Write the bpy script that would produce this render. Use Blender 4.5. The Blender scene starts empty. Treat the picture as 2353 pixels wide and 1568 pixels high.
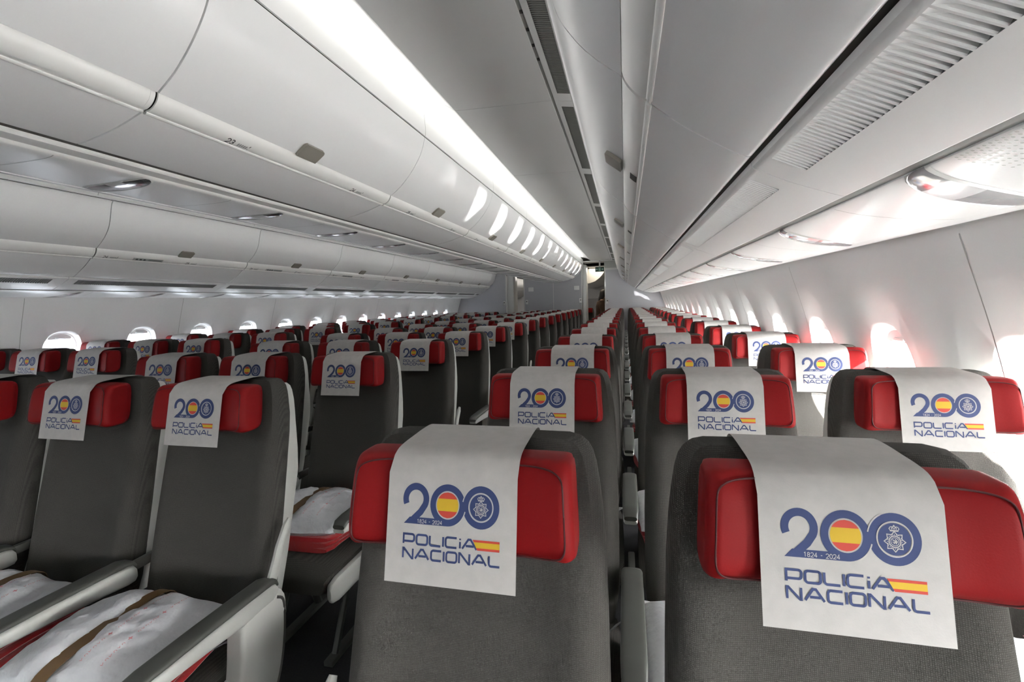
import bpy, bmesh, math, random
from mathutils import Vector, Matrix
random.seed(7)
S = bpy.context.scene
COL = S.collection
pi = math.pi

# ------------------------------------------------------------------ camera, world, sun, exposure
FPX, YAW, PITCH, ROLL, EYE = 1081.7, .2381, -.0814, -.0306, 1.40
cam = bpy.data.cameras.new('camera'); cam_o = bpy.data.objects.new('camera', cam); COL.objects.link(cam_o)
cam.sensor_fit = 'HORIZONTAL'; cam.sensor_width = 36.0; cam.lens = 36.0 * FPX / 2353
cam.clip_start = .05; cam.clip_end = 200
_f = Vector((-math.sin(YAW) * math.cos(PITCH), math.cos(YAW) * math.cos(PITCH), math.sin(PITCH)))
_r = Vector((math.cos(YAW), math.sin(YAW), 0)); _u = _r.cross(_f)
_r2 = _r * math.cos(ROLL) + _u * math.sin(ROLL); _u2 = -_r * math.sin(ROLL) + _u * math.cos(ROLL)
cam_o.matrix_world = Matrix(((_r2.x, _u2.x, -_f.x, 0), (_r2.y, _u2.y, -_f.y, 0), (_r2.z, _u2.z, -_f.z, EYE), (0, 0, 0, 1)))
S.camera = cam_o

W = bpy.data.worlds.new('sky'); S.world = W; W.use_nodes = True
_n = W.node_tree.nodes; _l = W.node_tree.links                       # bright overcast sky above a sunlit concrete apron
_g = _n.new('ShaderNodeTexCoord'); _s = _n.new('ShaderNodeSeparateXYZ'); _m = _n.new('ShaderNodeMapRange')
_l.new(_g.outputs['Generated'], _s.inputs[0]); _l.new(_s.outputs['Z'], _m.inputs['Value'])
_m.inputs['From Min'].default_value = -.12; _m.inputs['From Max'].default_value = .12
_m.inputs['To Min'].default_value = 3.6; _m.inputs['To Max'].default_value = 10.5
_x = _n.new('ShaderNodeMapRange'); _l.new(_s.outputs['X'], _x.inputs['Value'])     # brighter towards the sun's side
_x.inputs['From Min'].default_value = -.9; _x.inputs['From Max'].default_value = .9
_x.inputs['To Min'].default_value = .42; _x.inputs['To Max'].default_value = 2.9
_p = _n.new('ShaderNodeMath'); _p.operation = 'MULTIPLY'; _l.new(_m.outputs[0], _p.inputs[0]); _l.new(_x.outputs[0], _p.inputs[1])
_l.new(_p.outputs[0], _n['Background'].inputs[1])
_c = _n.new('ShaderNodeMix'); _c.data_type = 'RGBA'; _c.inputs[6].default_value = (.84, .90, 1, 1); _c.inputs[7].default_value = (1, .995, .98, 1)
_q = _n.new('ShaderNodeMapRange'); _q.inputs['From Min'].default_value = -.5; _q.inputs['From Max'].default_value = .5; _l.new(_s.outputs['X'], _q.inputs['Value'])
_l.new(_q.outputs[0], _c.inputs[0]); _l.new(_c.outputs[2], _n['Background'].inputs[0])

def sun(name, travel, power, angle, col=(1, .97, .92)):
    l = bpy.data.lights.new(name, 'SUN'); l.energy = power; l.angle = angle; l.color = col
    o = bpy.data.objects.new(name, l); COL.objects.link(o)
    o.rotation_euler = Vector(travel).to_track_quat('-Z', 'Y').to_euler(); o.location = (8, 0, 6)
    return o
sun('sun', (-.75, .62, -.55), 45, .012)
_g_dir = Vector((-1, .53, .51)).normalized()                          # sunlight thrown up by the wing, which lies aft of the camera
_gl = bpy.data.lights.new('wing_glint', 'SPOT'); _gl.energy = 3.0 * 4 * pi * pi * 3600 * .35; _gl.spot_size = math.radians(13.2); _gl.spot_blend = .22
_gl.shadow_soft_size = .65; _gl.color = (1, .985, .96)
_go = bpy.data.objects.new('wing_glint', _gl); COL.objects.link(_go)
_go.location = Vector((1.0, 9.6, 1.06)) - _g_dir * 60; _go.rotation_euler = _g_dir.to_track_quat('-Z', 'Y').to_euler()

def strip_lamp(name, loc, sx, sy, power, rot, col):
    l = bpy.data.lights.new(name, 'AREA'); l.shape = 'RECTANGLE'; l.size = sx; l.size_y = sy; l.energy = power; l.color = col
    o = bpy.data.objects.new(name, l); COL.objects.link(o); o.location = loc; o.rotation_euler = rot
    return o
strip_lamp('ceiling_wash', (-1.102, 4.3, 2.4875), .010, 16.0, 5, (0, math.radians(-72), 0), (1, .99, .97))
strip_lamp('ceiling_wash', (-2.515, 4.3, 2.475), .03, 16.0, 12, (pi, math.radians(50), 0), (1, .99, .97))
strip_lamp('aisle_wash', (-.105, 4.3, 2.325), .03, 16.0, 1.7, (0, math.radians(122), 0), (1, .99, .97))
strip_lamp('sidewall_wash', (-4.405, 4.3, 1.60), .02, 16.0, 4.5, (0, math.radians(-60), 0), (.86, .91, 1))

S.view_settings.view_transform = 'Standard'; S.view_settings.look = 'None'
S.view_settings.gamma = 1; S.view_settings.use_curve_mapping = False
S.view_settings.exposure = 1.85
S.cycles.use_denoising = True
S.cycles.max_bounces = 12; S.cycles.diffuse_bounces = 10; S.cycles.glossy_bounces = 4; S.cycles.transparent_max_bounces = 8
S.cycles.sample_clamp_indirect = 6; S.cycles.caustics_reflective = False; S.cycles.caustics_refractive = False
S.cycles.blur_glossy = 1.0

# ------------------------------------------------------------------ materials
MT = {}
def mat(name, col, rough=.5, metal=0, spec=.5, bump=None, noise=None, emit=None, sheen=0):
    m = bpy.data.materials.new(name); m.use_nodes = True; n = m.node_tree.nodes; L = m.node_tree.links
    b = n['Principled BSDF']
    b.inputs['Base Color'].default_value = (*col, 1); b.inputs['Roughness'].default_value = rough
    b.inputs['Metallic'].default_value = metal; b.inputs['Specular IOR Level'].default_value = spec
    if sheen: b.inputs['Sheen Weight'].default_value = sheen
    tc = n.new('ShaderNodeTexCoord')
    if noise:                                  # (scale, amount): slight mottling of the thing's own colour
        t = n.new('ShaderNodeTexNoise'); t.inputs['Scale'].default_value = noise[0]; t.inputs['Detail'].default_value = 5
        L.new(tc.outputs['Object'], t.inputs['Vector'])
        mx = n.new('ShaderNodeMix'); mx.data_type = 'RGBA'
        mx.inputs[6].default_value = (*[c * (1 - noise[1]) for c in col], 1); mx.inputs[7].default_value = (*[min(1, c * (1 + noise[1])) for c in col], 1)
        L.new(t.outputs['Fac'], mx.inputs[0]); L.new(mx.outputs[2], b.inputs['Base Color'])
    if bump:                                   # (scale, strength, distance)
        t = n.new('ShaderNodeTexNoise'); t.inputs['Scale'].default_value = bump[0]; t.inputs['Detail'].default_value = 3
        L.new(tc.outputs['Object'], t.inputs['Vector'])
        bp = n.new('ShaderNodeBump'); bp.inputs['Strength'].default_value = bump[1]; bp.inputs['Distance'].default_value = bump[2]
        L.new(t.outputs['Fac'], bp.inputs['Height']); L.new(bp.outputs[0], b.inputs['Normal'])
    if emit:
        b.inputs['Emission Color'].default_value = (*emit[0], 1); b.inputs['Emission Strength'].default_value = emit[1]
    MT[name] = m
    return m
mat('white_panel', (.88, .88, .87), .32)
mat('bin_white', (.88, .88, .88), .27)
mat('rail_white', (.88, .875, .85), .3)
mat('ceiling_white', (.82, .82, .81), .5)
mat('wall_white', (.84, .84, .84), .45)
mat('channel_grey', (.42, .43, .41), .4)
mat('gap_dark', (.055, .053, .048), .6)
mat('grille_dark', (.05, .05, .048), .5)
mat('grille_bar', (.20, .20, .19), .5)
mat('latch_grey', (.27, .25, .215), .35)
mat('bulkhead_grey', (.44, .44, .465), .45)
mat('post_white', (.62, .62, .60), .3)
mat('shell_grey', (.48, .485, .46), .4)
mat('arm_grey', (.42, .425, .40), .38)
mat('arm_dark', (.062, .064, .057), .45)
mat('metal', (.55, .55, .56), .3, 1)
mat('buckle_grey', (.42, .42, .42), .32, .6)
mat('belt_grey', (.16, .16, .16), .6)
mat('leather_red', (.19, .006, .0068), .58, spec=.13, bump=(420, .25, .0006))
mat('seam_red', (.055, .003, .004), .7)
mat('cover_white', (.42, .405, .39), .8, noise=(48, .13), bump=(500, .3, .0004))
mat('navy', (.024, .040, .125), .75)
mat('print_white', (.45, .43, .42), .8)
mat('print_red', (.45, .045, .03), .75)
mat('print_yellow', (.52, .34, .015), .75)
mat('bag_white', (.58, .59, .62), .30, bump=(22, .9, .012))
mat('strap_brown', (.13, .075, .03), .45)
mat('blanket_red', (.38, .006, .009), .9, sheen=.4, bump=(90, .5, .004))
mat('carpet', (.03, .03, .033), .95, noise=(120, .4))
mat('ink', (.03, .03, .03), .5)
mat('ink_grey', (.35, .35, .34), .5)
mat('ink_red', (.60, .22, .24), .5)
mat('sticker', (.42, .44, .43), .4)
mat('paper', (.78, .78, .76), .7)
mat('sign_green', (.006, .03, .02), .4)
mat('sign_text', (.3, .5, .42), .4)
mat('hair', (.012, .008, .006), .5)
mat('skin', (.36, .20, .13), .5)
mat('coat', (.085, .048, .026), .85, noise=(14, .3))
mat('trousers', (.02, .02, .022), .8)
mat('lens_chrome', (.30, .30, .31), .12, .7)
mat('lens_white', (.85, .85, .86), .1)
mat('lens_clear', (.62, .62, .64), .06, .55)
mat('perforated', (.5, .5, .5), .5)

def fabric(name, col, sc=1.0):                 # woven upholstery: crossed threads
    m = mat(name, col, .92, spec=.08, sheen=0); n = m.node_tree.nodes; L = m.node_tree.links; b = n['Principled BSDF']
    tc = n.new('ShaderNodeTexCoord')
    outs = []
    for d in ('X', 'Z'):
        w = n.new('ShaderNodeTexWave'); w.bands_direction = d; w.inputs['Scale'].default_value = 95 * sc
        w.inputs['Distortion'].default_value = 2.2; w.inputs['Detail'].default_value = 2; w.inputs['Detail Scale'].default_value = 2
        L.new(tc.outputs['Object'], w.inputs['Vector']); outs.append(w)
    mn = n.new('ShaderNodeMath'); mn.operation = 'MULTIPLY'
    L.new(outs[0].outputs['Fac'], mn.inputs[0]); L.new(outs[1].outputs['Fac'], mn.inputs[1])
    ns = n.new('ShaderNodeTexNoise'); ns.inputs['Scale'].default_value = 300; L.new(tc.outputs['Object'], ns.inputs['Vector'])
    ad = n.new('ShaderNodeMath'); ad.operation = 'MULTIPLY_ADD'; ad.inputs[1].default_value = .5
    L.new(ns.outputs['Fac'], ad.inputs[0]); L.new(mn.outputs[0], ad.inputs[2])
    mx = n.new('ShaderNodeMix'); mx.data_type = 'RGBA'
    mx.inputs[6].default_value = (*[c * .68 for c in col], 1); mx.inputs[7].default_value = (*[c * 1.38 for c in col], 1)
    L.new(ad.outputs[0], mx.inputs[0]); L.new(mx.outputs[2], b.inputs['Base Color'])
    bp = n.new('ShaderNodeBump'); bp.inputs['Strength'].default_value = .5; bp.inputs['Distance'].default_value = .001
    L.new(ad.outputs[0], bp.inputs['Height']); L.new(bp.outputs[0], b.inputs['Normal'])
fabric('fabric_grey', (.060, .057, .052), 1.35)

m = bpy.data.materials.new('pane'); m.use_nodes = True; n = m.node_tree.nodes; L = m.node_tree.links
n.clear(); o_ = n.new('ShaderNodeOutputMaterial'); t_ = n.new('ShaderNodeBsdfTransparent'); g_ = n.new('ShaderNodeBsdfGlossy'); x_ = n.new('ShaderNodeMixShader')
t_.inputs[0].default_value = (.96, .97, .97, 1); g_.inputs['Roughness'].default_value = .05; x_.inputs[0].default_value = .05
L.new(t_.outputs[0], x_.inputs[1]); L.new(g_.outputs[0], x_.inputs[2]); L.new(x_.outputs[0], o_.inputs[0]); MT['pane'] = m

# ------------------------------------------------------------------ helpers
def link(name, bm, mats, parent=None, smooth=40, loc=None):
    me = bpy.data.meshes.new(name)
    bmesh.ops.recalc_face_normals(bm, faces=[f for f in bm.faces if f.tag is False]) if False else None
    bm.to_mesh(me); bm.free()
    if isinstance(mats, str): mats = [mats]
    for k in mats: me.materials.append(MT[k])
    if smooth:
        me.polygons.foreach_set('use_smooth', [True] * len(me.polygons))
        me.set_sharp_from_angle(angle=math.radians(smooth))
    o = bpy.data.objects.new(name, me); COL.objects.link(o)
    if parent: o.parent = parent
    if loc: o.location = loc
    return o
def tag(o, label, cat, group=None):
    o['label'] = label; o['category'] = cat
    if group: o['group'] = group
    return o
def thing(name, label, cat, loc=(0, 0, 0), group=None):
    o = bpy.data.objects.new(name, None); o.empty_display_size = .1; COL.objects.link(o); o.location = loc
    return tag(o, label, cat, group)
def struct(name, bm, mats, smooth=40):
    o = link(name, bm, mats, None, smooth); o['kind'] = 'structure'; return o
def BM(): return bmesh.new()
def box(bm, a, b, bev=0, mi=0, seg=2):
    g = bmesh.ops.create_cube(bm, size=1)
    for v in g['verts']:
        v.co = Vector(((a[i] + b[i]) / 2 + v.co[i] * (b[i] - a[i]) for i in range(3)))
    fs = {f for v in g['verts'] for f in v.link_faces}
    for f in fs: f.material_index = mi
    if bev:
        es = list({e for f in fs for e in f.edges})
        r = bmesh.ops.bevel(bm, geom=es, offset=bev, segments=seg, profile=.5, affect='EDGES')
        for f in r['faces']: f.material_index = mi
    return bm
def fix(bm):
    bmesh.ops.recalc_face_normals(bm, faces=bm.faces[:]); return bm
def loft(bm, rings, closed=True, caps=True, mi=0):
    vs = [[bm.verts.new(p) for p in r] for r in rings]
    k = len(rings[0])
    for a, b in zip(vs[:-1], vs[1:]):
        for i in range(k if closed else k - 1):
            j = (i + 1) % k
            f = bm.faces.new((a[i], a[j], b[j], b[i])); f.material_index = mi
    if caps and closed:
        for r in (vs[0][::-1], vs[-1]):
            f = bm.faces.new(r); f.material_index = mi
    return vs
def offs(pts, t):
    out = []
    for i, p in enumerate(pts):
        a = pts[max(0, i - 1)]; b = pts[min(len(pts) - 1, i + 1)]
        d = Vector((b[0] - a[0], b[1] - a[1])).normalized()
        out.append((p[0] - d.y * t, p[1] + d.x * t))
    return out
def shell(bm, pts, y0, y1, t, mi=0, ny=1):
    """open (x,z) profile swept along Y, with thickness t to its left-hand side"""
    ring = list(pts) + list(reversed(offs(pts, t)))
    ys = [y0 + (y1 - y0) * i / ny for i in range(ny + 1)]
    loft(bm, [[(p[0], y, p[1]) for p in ring] for y in ys], mi=mi); return bm
def smoothp(pts, n=4):
    """Catmull-Rom refinement of an (x,z) polyline"""
    P = [pts[0]] + list(pts) + [pts[-1]]; out = []
    for i in range(1, len(P) - 2):
        p0, p1, p2, p3 = [Vector(q) for q in P[i - 1:i + 3]]
        for k in range(n):
            t = k / n
            out.append(tuple(.5 * ((2 * p1) + (p2 - p0) * t + (2 * p0 - 5 * p1 + 4 * p2 - p3) * t * t + (3 * p1 - p0 - 3 * p2 + p3) * t ** 3)))
    return out + [tuple(pts[-1])]
def tube(bm, pts, r, n=8, mi=0, rx=None):
    pts = [Vector(p) for p in pts]; rings = []
    for i, p in enumerate(pts):
        d = (pts[min(i + 1, len(pts) - 1)] - pts[max(i - 1, 0)]).normalized()
        a = d.cross(Vector((0, 0, 1)))
        if a.length < .01: a = d.cross(Vector((1, 0, 0)))
        a.normalize(); b = d.cross(a).normalized()
        rr = r[i] if isinstance(r, (list, tuple)) else r
        rings.append([p + a * math.cos(2 * pi * k / n) * rr * (rx or 1) + b * math.sin(2 * pi * k / n) * rr for k in range(n)])
    loft(bm, rings, mi=mi); return bm
def stroke(pl, w, closed=False):
    """2-D polyline thickened to quads"""
    n = len(pl); P = [Vector(p) for p in pl]; Lf, Rt = [], []
    for i in range(n):
        if closed: a, b = P[i - 1], P[(i + 1) % n]
        else: a, b = P[max(i - 1, 0)], P[min(i + 1, n - 1)]
        d1 = (P[i] - a); d2 = (b - P[i])
        if d1.length < 1e-9: d1 = d2
        if d2.length < 1e-9: d2 = d1
        d1 = d1.normalized(); d2 = d2.normalized()
        t = (d1 + d2)
        t = t.normalized() if t.length > 1e-6 else d2
        nrm = Vector((-t.y, t.x)); c = max(.45, nrm.dot(Vector((-d1.y, d1.x))))
        Lf.append(P[i] + nrm * w / 2 / c); Rt.append(P[i] - nrm * w / 2 / c)
    q = []
    for i in range(n if closed else n - 1):
        j = (i + 1) % n; q.append((Rt[i], Rt[j], Lf[j], Lf[i]))
    return q
def arc(cx, cy, r, a0, a1, n=24, ry=None):
    return [(cx + r * math.cos(math.radians(a0 + (a1 - a0) * i / n)), cy + (ry or r) * math.sin(math.radians(a0 + (a1 - a0) * i / n))) for i in range(n + 1)]
def rr(w, h, r, n=4):
    out = []
    for cx, cy, a in ((w - r, h - r, 0), (r, h - r, 90), (r, r, 180), (w - r, r, 270)):
        out += arc(cx, cy, r, a, a + 90, n)
    return out
# stroke lettering in a wide squarish face; each glyph in a w x 1 box
def glyph(c, w=1.55):
    r = .26
    if c == 'O': return [(rr(w, 1, r), True)]
    if c == 'P': return [([(0, 0), (0, 1), (w - r, 1)] + arc(w - r, 1 - r, r, 90, 0, 4) + arc(w - r, .36 + r * .6, r, 0, -90, 4)[1:] + [(0, .36 + r * .6 - r)], False)]
    if c == 'L': return [([(0, 1), (0, r)] + arc(r, r, r, 180, 270, 4) + [(w, 0)], False)]
    if c in 'Ii': return [([(0, 0), (0, 1 if c == 'I' else .66)], False)] + ([([(0, .84), (0, 1.0)], False)] if c == 'i' else [])
    if c == 'C': return [([(w, 1), (r, 1)] + arc(r, 1 - r, r, 90, 180, 4) + arc(r, r, r, 180, 270, 4) + [(w, 0)], False)]
    if c == 'A': return [([(0, 0), (w * .42, .97), (w * .58, .97), (w, 0)], False), ([(w * .25, .3), (w * .80, .3)], False)]
    if c == 'N': return [([(0, 0), (0, 1), (.12, 1), (w - .12, 0), (w, 0), (w, 1)], False)]
    if c == '-': return [([(.15, .5), (.5, .5)], False)]
    w = .62; r = .3
    D = {'1': [[(.1, .8), (.36, 1), (.36, 0)]],
         '2': [arc(.31, .69, .31, 170, -35, 10) + [(0, 0), (w, 0)]],
         '3': [arc(.29, .75, .25, 160, -90, 10) + arc(.29, .26, .27, 88, -160, 10)],
         '4': [[(.46, 0), (.46, 1), (0, .3), (.64, .3)]],
         '5': [[(.56, 1), (.1, 1), (.05, .55)] + arc(.3, .32, .31, 115, -150, 10)],
         '6': [[(.5, 1), (.1, .5)] + arc(.31, .31, .31, 140, -220, 14)],
         '7': [[(0, 1), (w, 1), (.22, 0)]],
         '8': [arc(.31, .76, .24, -90, 270, 12), arc(.31, .27, .28, -90, 270, 12)],
         '9': [arc(.31, .69, .31, -40, 320, 14) + [(.12, 0)]],
         '0': [arc(.31, .5, .3, 0, 360, 16, .5)]}
    return [(p, False) for p in D.get(c, [])]
def text_quads(txt, h, sw, gap, x=0, y=0, w=1.55):
    q = []
    for c in txt:
        if c == ' ': x += h * .5; continue
        gw = {'I': 0, 'i': 0, '-': .65}.get(c, .62 if c.isdigit() else (1.75 if c == 'A' else w))
        for pl, cl in glyph(c, gw if c.isalpha() else w): q += stroke([(x + p[0] * h, y + p[1] * h) for p in pl], sw, cl)
        x += gw * h + gap
    return q, x - gap
EPS = [0]
def put(bm, quads, fn, mi):
    for q in quads:
        try:
            f = bm.faces.new([bm.verts.new(fn(*p)) for p in q]); f.material_index = mi
        except ValueError: pass

# ------------------------------------------------------------------ cabin cross-section (x, z above floor); K scales the shell
K = 1.027
AX = -1.82                                              # cabin axis
def Z(pts): return [(p[0] * K, p[1] * K + EYE) for p in pts]
def mir(pts): return [(2 * AX - p[0], p[1]) for p in pts]
Y0, YB = -4.2, 12.63
R_DOOR = Z([(-.188, .765), (-.172, .735), (-.137, .612), (-.098, .548), (-.052, .500), (-.004, .462)])
R_LOW = Z([(.056, .398), (.12, .346), (.20, .2945), (.230, .2785), (.241, .2745), (.2475, .2775), (.2495, .286)])
R_PANEL = Z([(.2555, .274), (.2575, .264), (.262, .2595), (.33, .2275), (.40, .2005), (.426, .1915), (.4305, .1925)])
R_CHAN = Z([(.428, .196), (.433, .1915), (.446, .1880), (.449, .190)])
R_PSU = Z([(.445, .1890), (.449, .1830), (.50, .168), (.58, .154), (.66, .1465), (.688, .1480)])
R_LIP = Z([(.690, .1500), (.72, .1475), (.80, .1600), (.812, .1650), (.815, .172), (.81, .19)])
C_CORN = Z([(-1.125, 1.040), (-1.075, 1.045), (-1.052, 1.047), (-1.046, 1.03), (-1.040, .95), (-1.043, .912)])
C_DOOR = Z([(-1.046, .905), (-1.062, .85), (-1.085, .80), (-1.135, .728), (-1.20, .660), (-1.262, .614)])
C_LOW = Z([(-1.325, .570), (-1.42, .538), (-1.52, .516), (-1.566, .5085), (-1.578, .5090), (-1.581, .516)])
C_T1 = Z([(-1.602, .514), (-1.603, .5015), (-1.608, .4965), (-1.614, .498), (-1.618, .5035), (-1.675, .499), (-1.679, .493), (-1.685, .4895), (-1.691, .492), (-1.695, .499)])
C_PSU = Z([(-1.695, .499), (-1.712, .4915), (-1.76, .4875), (-1.84, .486), (-1.92, .487), (-2.0, .490), (-2.03, .4925)])
C_LIP = Z([(-2.030, .497), (-2.033, .4895), (-2.055, .4905), (-2.072, .498), (-2.074, .506)])

def bin_rail(door_end, low_start, bulge):
    """handle rail cross-section: convex roll between the two faces, ending in a small lip"""
    a = Vector(door_end); b = Vector(low_start); d = b - a; nn = Vector((d.y, -d.x)).normalized()
    if bulge < 0: nn = -nn
    o = [a + d * t + nn * abs(bulge) * k for t, k in ((-.02, -.7), (.0, -.25), (.10, .28), (.28, .75), (.5, .95), (.7, .85), (.82, .55), (.86, .45), (.88, .62), (.96, .62), (1.02, .3), (1.0, -.3))]
    return [tuple(p) for p in o]

DASH = {}
def row_mark(bm, x0, fn, txt, h):
    """row number and seat pictogram printed on a rail; fn(u, v, lift) lies on the rail"""
    q, e = text_quads(txt, h, h * .17, h * .22)
    put(bm, q, lambda u, v: fn(x0 + u, v, 0), 0)
    for k in range(5):                                   # small grey seat-letter boxes with a pointer
        u0 = e + h * .8 + k * h * .42
        put(bm, [[(u0, h * .1), (u0 + h * .3, h * .1), (u0 + h * .3, h * .75), (u0, h * .75)]], lambda u, v: fn(x0 + u, v, 0), 1)
    put(bm, [[(e + h * 3.05, 0), (e + h * 3.15, 0), (e + h * 3.35, h), (e + h * 3.15, h)]], lambda u, v: fn(x0 + u, v, 0), 0)

ORD = 'nearest second third fourth fifth sixth seventh eighth ninth tenth eleventh twelfth thirteenth fourteenth fifteenth sixteenth'.split()

def make_bin(y0, y1, door, low, side, label, group, marks=None, latch_y=None, placard=False, rb=.016):
    """one overhead bin: door, lower face, handle rail, latch"""
    t = thing('overhead_bin', label, 'overhead bin', (0, 0, 0), group)
    g = .003; s = 1 if side == 'R' else -1
    th = .012 if side == 'R' else -.012
    d = smoothp(door, 4); l = smoothp(low, 4)
    link('door', fix(shell(BM(), d, y0 + g, y1 - g, th)), 'bin_white', t, 30)
    link('lower_face', fix(shell(BM(), l, y0 + g, y1 - g, th)), 'bin_white', t, 30)
    rail = smoothp(bin_rail(d[-1], l[0], rb * s), 4)
    bm = fix(shell(BM(), rail, y0 + g, y1 - .02, th * .4))
    ends = [tuple(p) for p in offs(rail, th * .15)]
    shell(bm, ends, y1 - .018, y1 - .004, th * .4)
    link('handle_rail', fix(bm), 'rail_white', t, 40)
    if latch_y is not None:                              # paddle latch hinged on the rail, standing open over the door
        a = Vector((d[-1][0], 0, d[-1][1])); b = Vector((d[-4][0], 0, d[-4][1])); up = (b - a).normalized(); nr = Vector((up.z * s, 0, -up.x * s))
        if (nr.x > 0) != (side == 'L') and side != 'R': pass
        nrm = Vector((-up.z, 0, up.x)); 
        if nrm.z > 0: nrm = -nrm
        bm = BM(); rings = []
        for k, (ww, hh) in enumerate(((.058, .0), (.060, .02), (.060, .055), (.056, .062), (.05, .066))):
            rings.append([a + up * hh + nrm * (.004 + .01) + Vector((0, latch_y - ww, 0)), a + up * hh + nrm * (.004 + .01) + Vector((0, latch_y + ww, 0)),
                          a + up * hh + nrm * .002 + Vector((0, latch_y + ww, 0)), a + up * hh + nrm * .002 + Vector((0, latch_y - ww, 0))])
        loft(bm, rings); link('latch', fix(bm), 'latch_grey', t, 30)
    if latch_y is not None and side == 'R':
        p = rail[len(rail) // 2 - 6]; q = rail[len(rail) // 2 + 2]; nv = Vector((q[1] - p[1], -(q[0] - p[0]))).normalized() * .0015
        if nv.y > 0: nv = -nv
        bm = BM(); loft(bm, [[(w_[0] + nv.x, yy, w_[1] + nv.y) for w_ in rail[len(rail) // 2 - 6:len(rail) // 2 + 3]] for yy in (latch_y - .04, latch_y + .04)], closed=False, caps=False)
        link('latch_shade_patch', bm, 'gap_dark' if side == 'R' else 'channel_grey', t, 0)  # flat dark patch on the rail; the recess's shade is put into its colour
    if marks:
        i0 = int(len(rail) * .51); up_ = [Vector(p) for p in rail[:i0 + 1]][::-1]
        def fn(y, v, e):
            i = 0; d = v
            while i < len(up_) - 2 and d > (up_[i + 1] - up_[i]).length: d -= (up_[i + 1] - up_[i]).length; i += 1
            t_ = (up_[i + 1] - up_[i]).normalized(); p = up_[i] + t_ * d; nv = Vector((t_.y, -t_.x))
            if nv.dot(Vector((0 - p.x, EYE - p.y))) < 0: nv = -nv
            return (p.x + nv.x * (.0012 + e), y, p.y + nv.y * (.0012 + e))
        bm = BM()
        for my, txt in marks: row_mark(bm, my, fn, txt, .021)
        if placard:
            yy = y0 + .27
            for k in range(5): put(bm, [[(0, -.004 + .005 * k), (.24, -.004 + .005 * k), (.24, .001 + .005 * k), (0, .001 + .005 * k)]], lambda u, v: fn(u + yy, v + .004, 0), 2)
            for k in range(3): put(bm, [[(.02 + k * .03, .002), (.04 + k * .03, .002), (.036 + k * .03, .015), (.024 + k * .03, .015)]], lambda u, v: fn(u + yy, v + .004, .0006), 0)
            for k in range(3): put(bm, [[(.12, .002 + k * .006), (.23, .002 + k * .006), (.23, .004 + k * .006), (.12, .004 + k * .006)]], lambda u, v: fn(u + yy, v + .004, .0006), 0)
        link('row_marking', bm, ['ink', 'ink_grey', 'sticker'], t, 0)
    return t

# --- right-hand bins
for k in range(-3, 9):
    y0 = 1.075 + 1.385 * k; y1 = min(y0 + 1.385, YB - .02)
    if y0 > YB - .3: break
    lab = ('white overhead bin over the sunlit window seats, %s from the camera' % ORD[k + 1]) if k >= -1 else 'white overhead bin over the sunlit window seats, behind the camera'
    make_bin(y0, y1, R_DOOR, R_LOW, 'R', lab, 'bins over the sunlit window seats', latch_y=y0 + .68, rb=.008)
# --- centre bins (near face)
C0, CP = 1.132, 1.386
n0 = 21
for k in range(-3, 9):
    y0 = C0 + CP * k; y1 = min(y0 + CP, YB - .02)
    if y0 > YB - .3: break
    lab = ('white centre bin on the near side, %s from the camera' % ORD[k + 1]) if k >= -1 else 'white centre bin on the near side, behind the camera'
    if k == 0: lab = 'white centre bin marked 23 and 24 above the aisle'
    make_bin(y0, y1, C_DOOR, C_LOW, 'L', lab, 'bins over the centre seats', [(y0 + .27, str(23 + 2 * k)), (y0 + 1.03, str(24 + 2 * k))] if k >= 0 else None, y0 + .635)
# --- far bins over the shaded windows
L0, LP = 2.60, 1.376
for k in range(-4, 8):
    y0 = L0 + LP * k; y1 = min(y0 + LP, YB - .02)
    if y0 > YB - .3: break
    lab = ('white far-side bin over the shaded windows, %s from the camera' % ORD[k + 1]) if k >= -1 else 'white far-side bin over the shaded windows, behind the camera'
    if k == 0: lab = 'white far-side bin marked 24 and 25 over the shaded windows'
    make_bin(y0, y1, mir(R_DOOR), mir(R_LOW), 'L', lab, 'bins over the shaded window seats', [(y0 + .06, str(24 + 2 * k)), (y0 + .72, str(25 + 2 * k))] if k >= 0 else None, y0 + .68, placard=k in (0, 1, 2, 3))

# --- dark carcasses behind the bin faces, so the joints read as gaps
mat('gap_lit', (.17, .165, .155), .6)  # lighter copy of gap_dark; light in the sunlit-side recess is put into colour
def carcass(n, pts, t): struct('trim_%d' % n, fix(shell(BM(), pts, Y0, YB - .01, t)), 'gap_lit' if n == 1 else 'gap_dark')
cr = offs(smoothp(R_DOOR, 2), .018) + offs(R_LOW[:4], .020) + offs(R_PANEL[2:6], .022)
carcass(1, cr, .01)
carcass(2, mir(cr), -.01)
carcass(3, offs(smoothp(C_DOOR, 2), -.018) + offs(C_LOW[:4], -.02) + offs(C_T1[2:6], -.012), -.01)
# --- the centre bins' far face (turned away from the camera) and the top of all bins
cm = [(2 * AX - p[0], p[1]) for p in (C_CORN[2:] + C_DOOR + C_LOW[:3])]
struct('trim_4', fix(shell(BM(), cm, Y0, YB - .01, .012)), 'bin_white')

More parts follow.
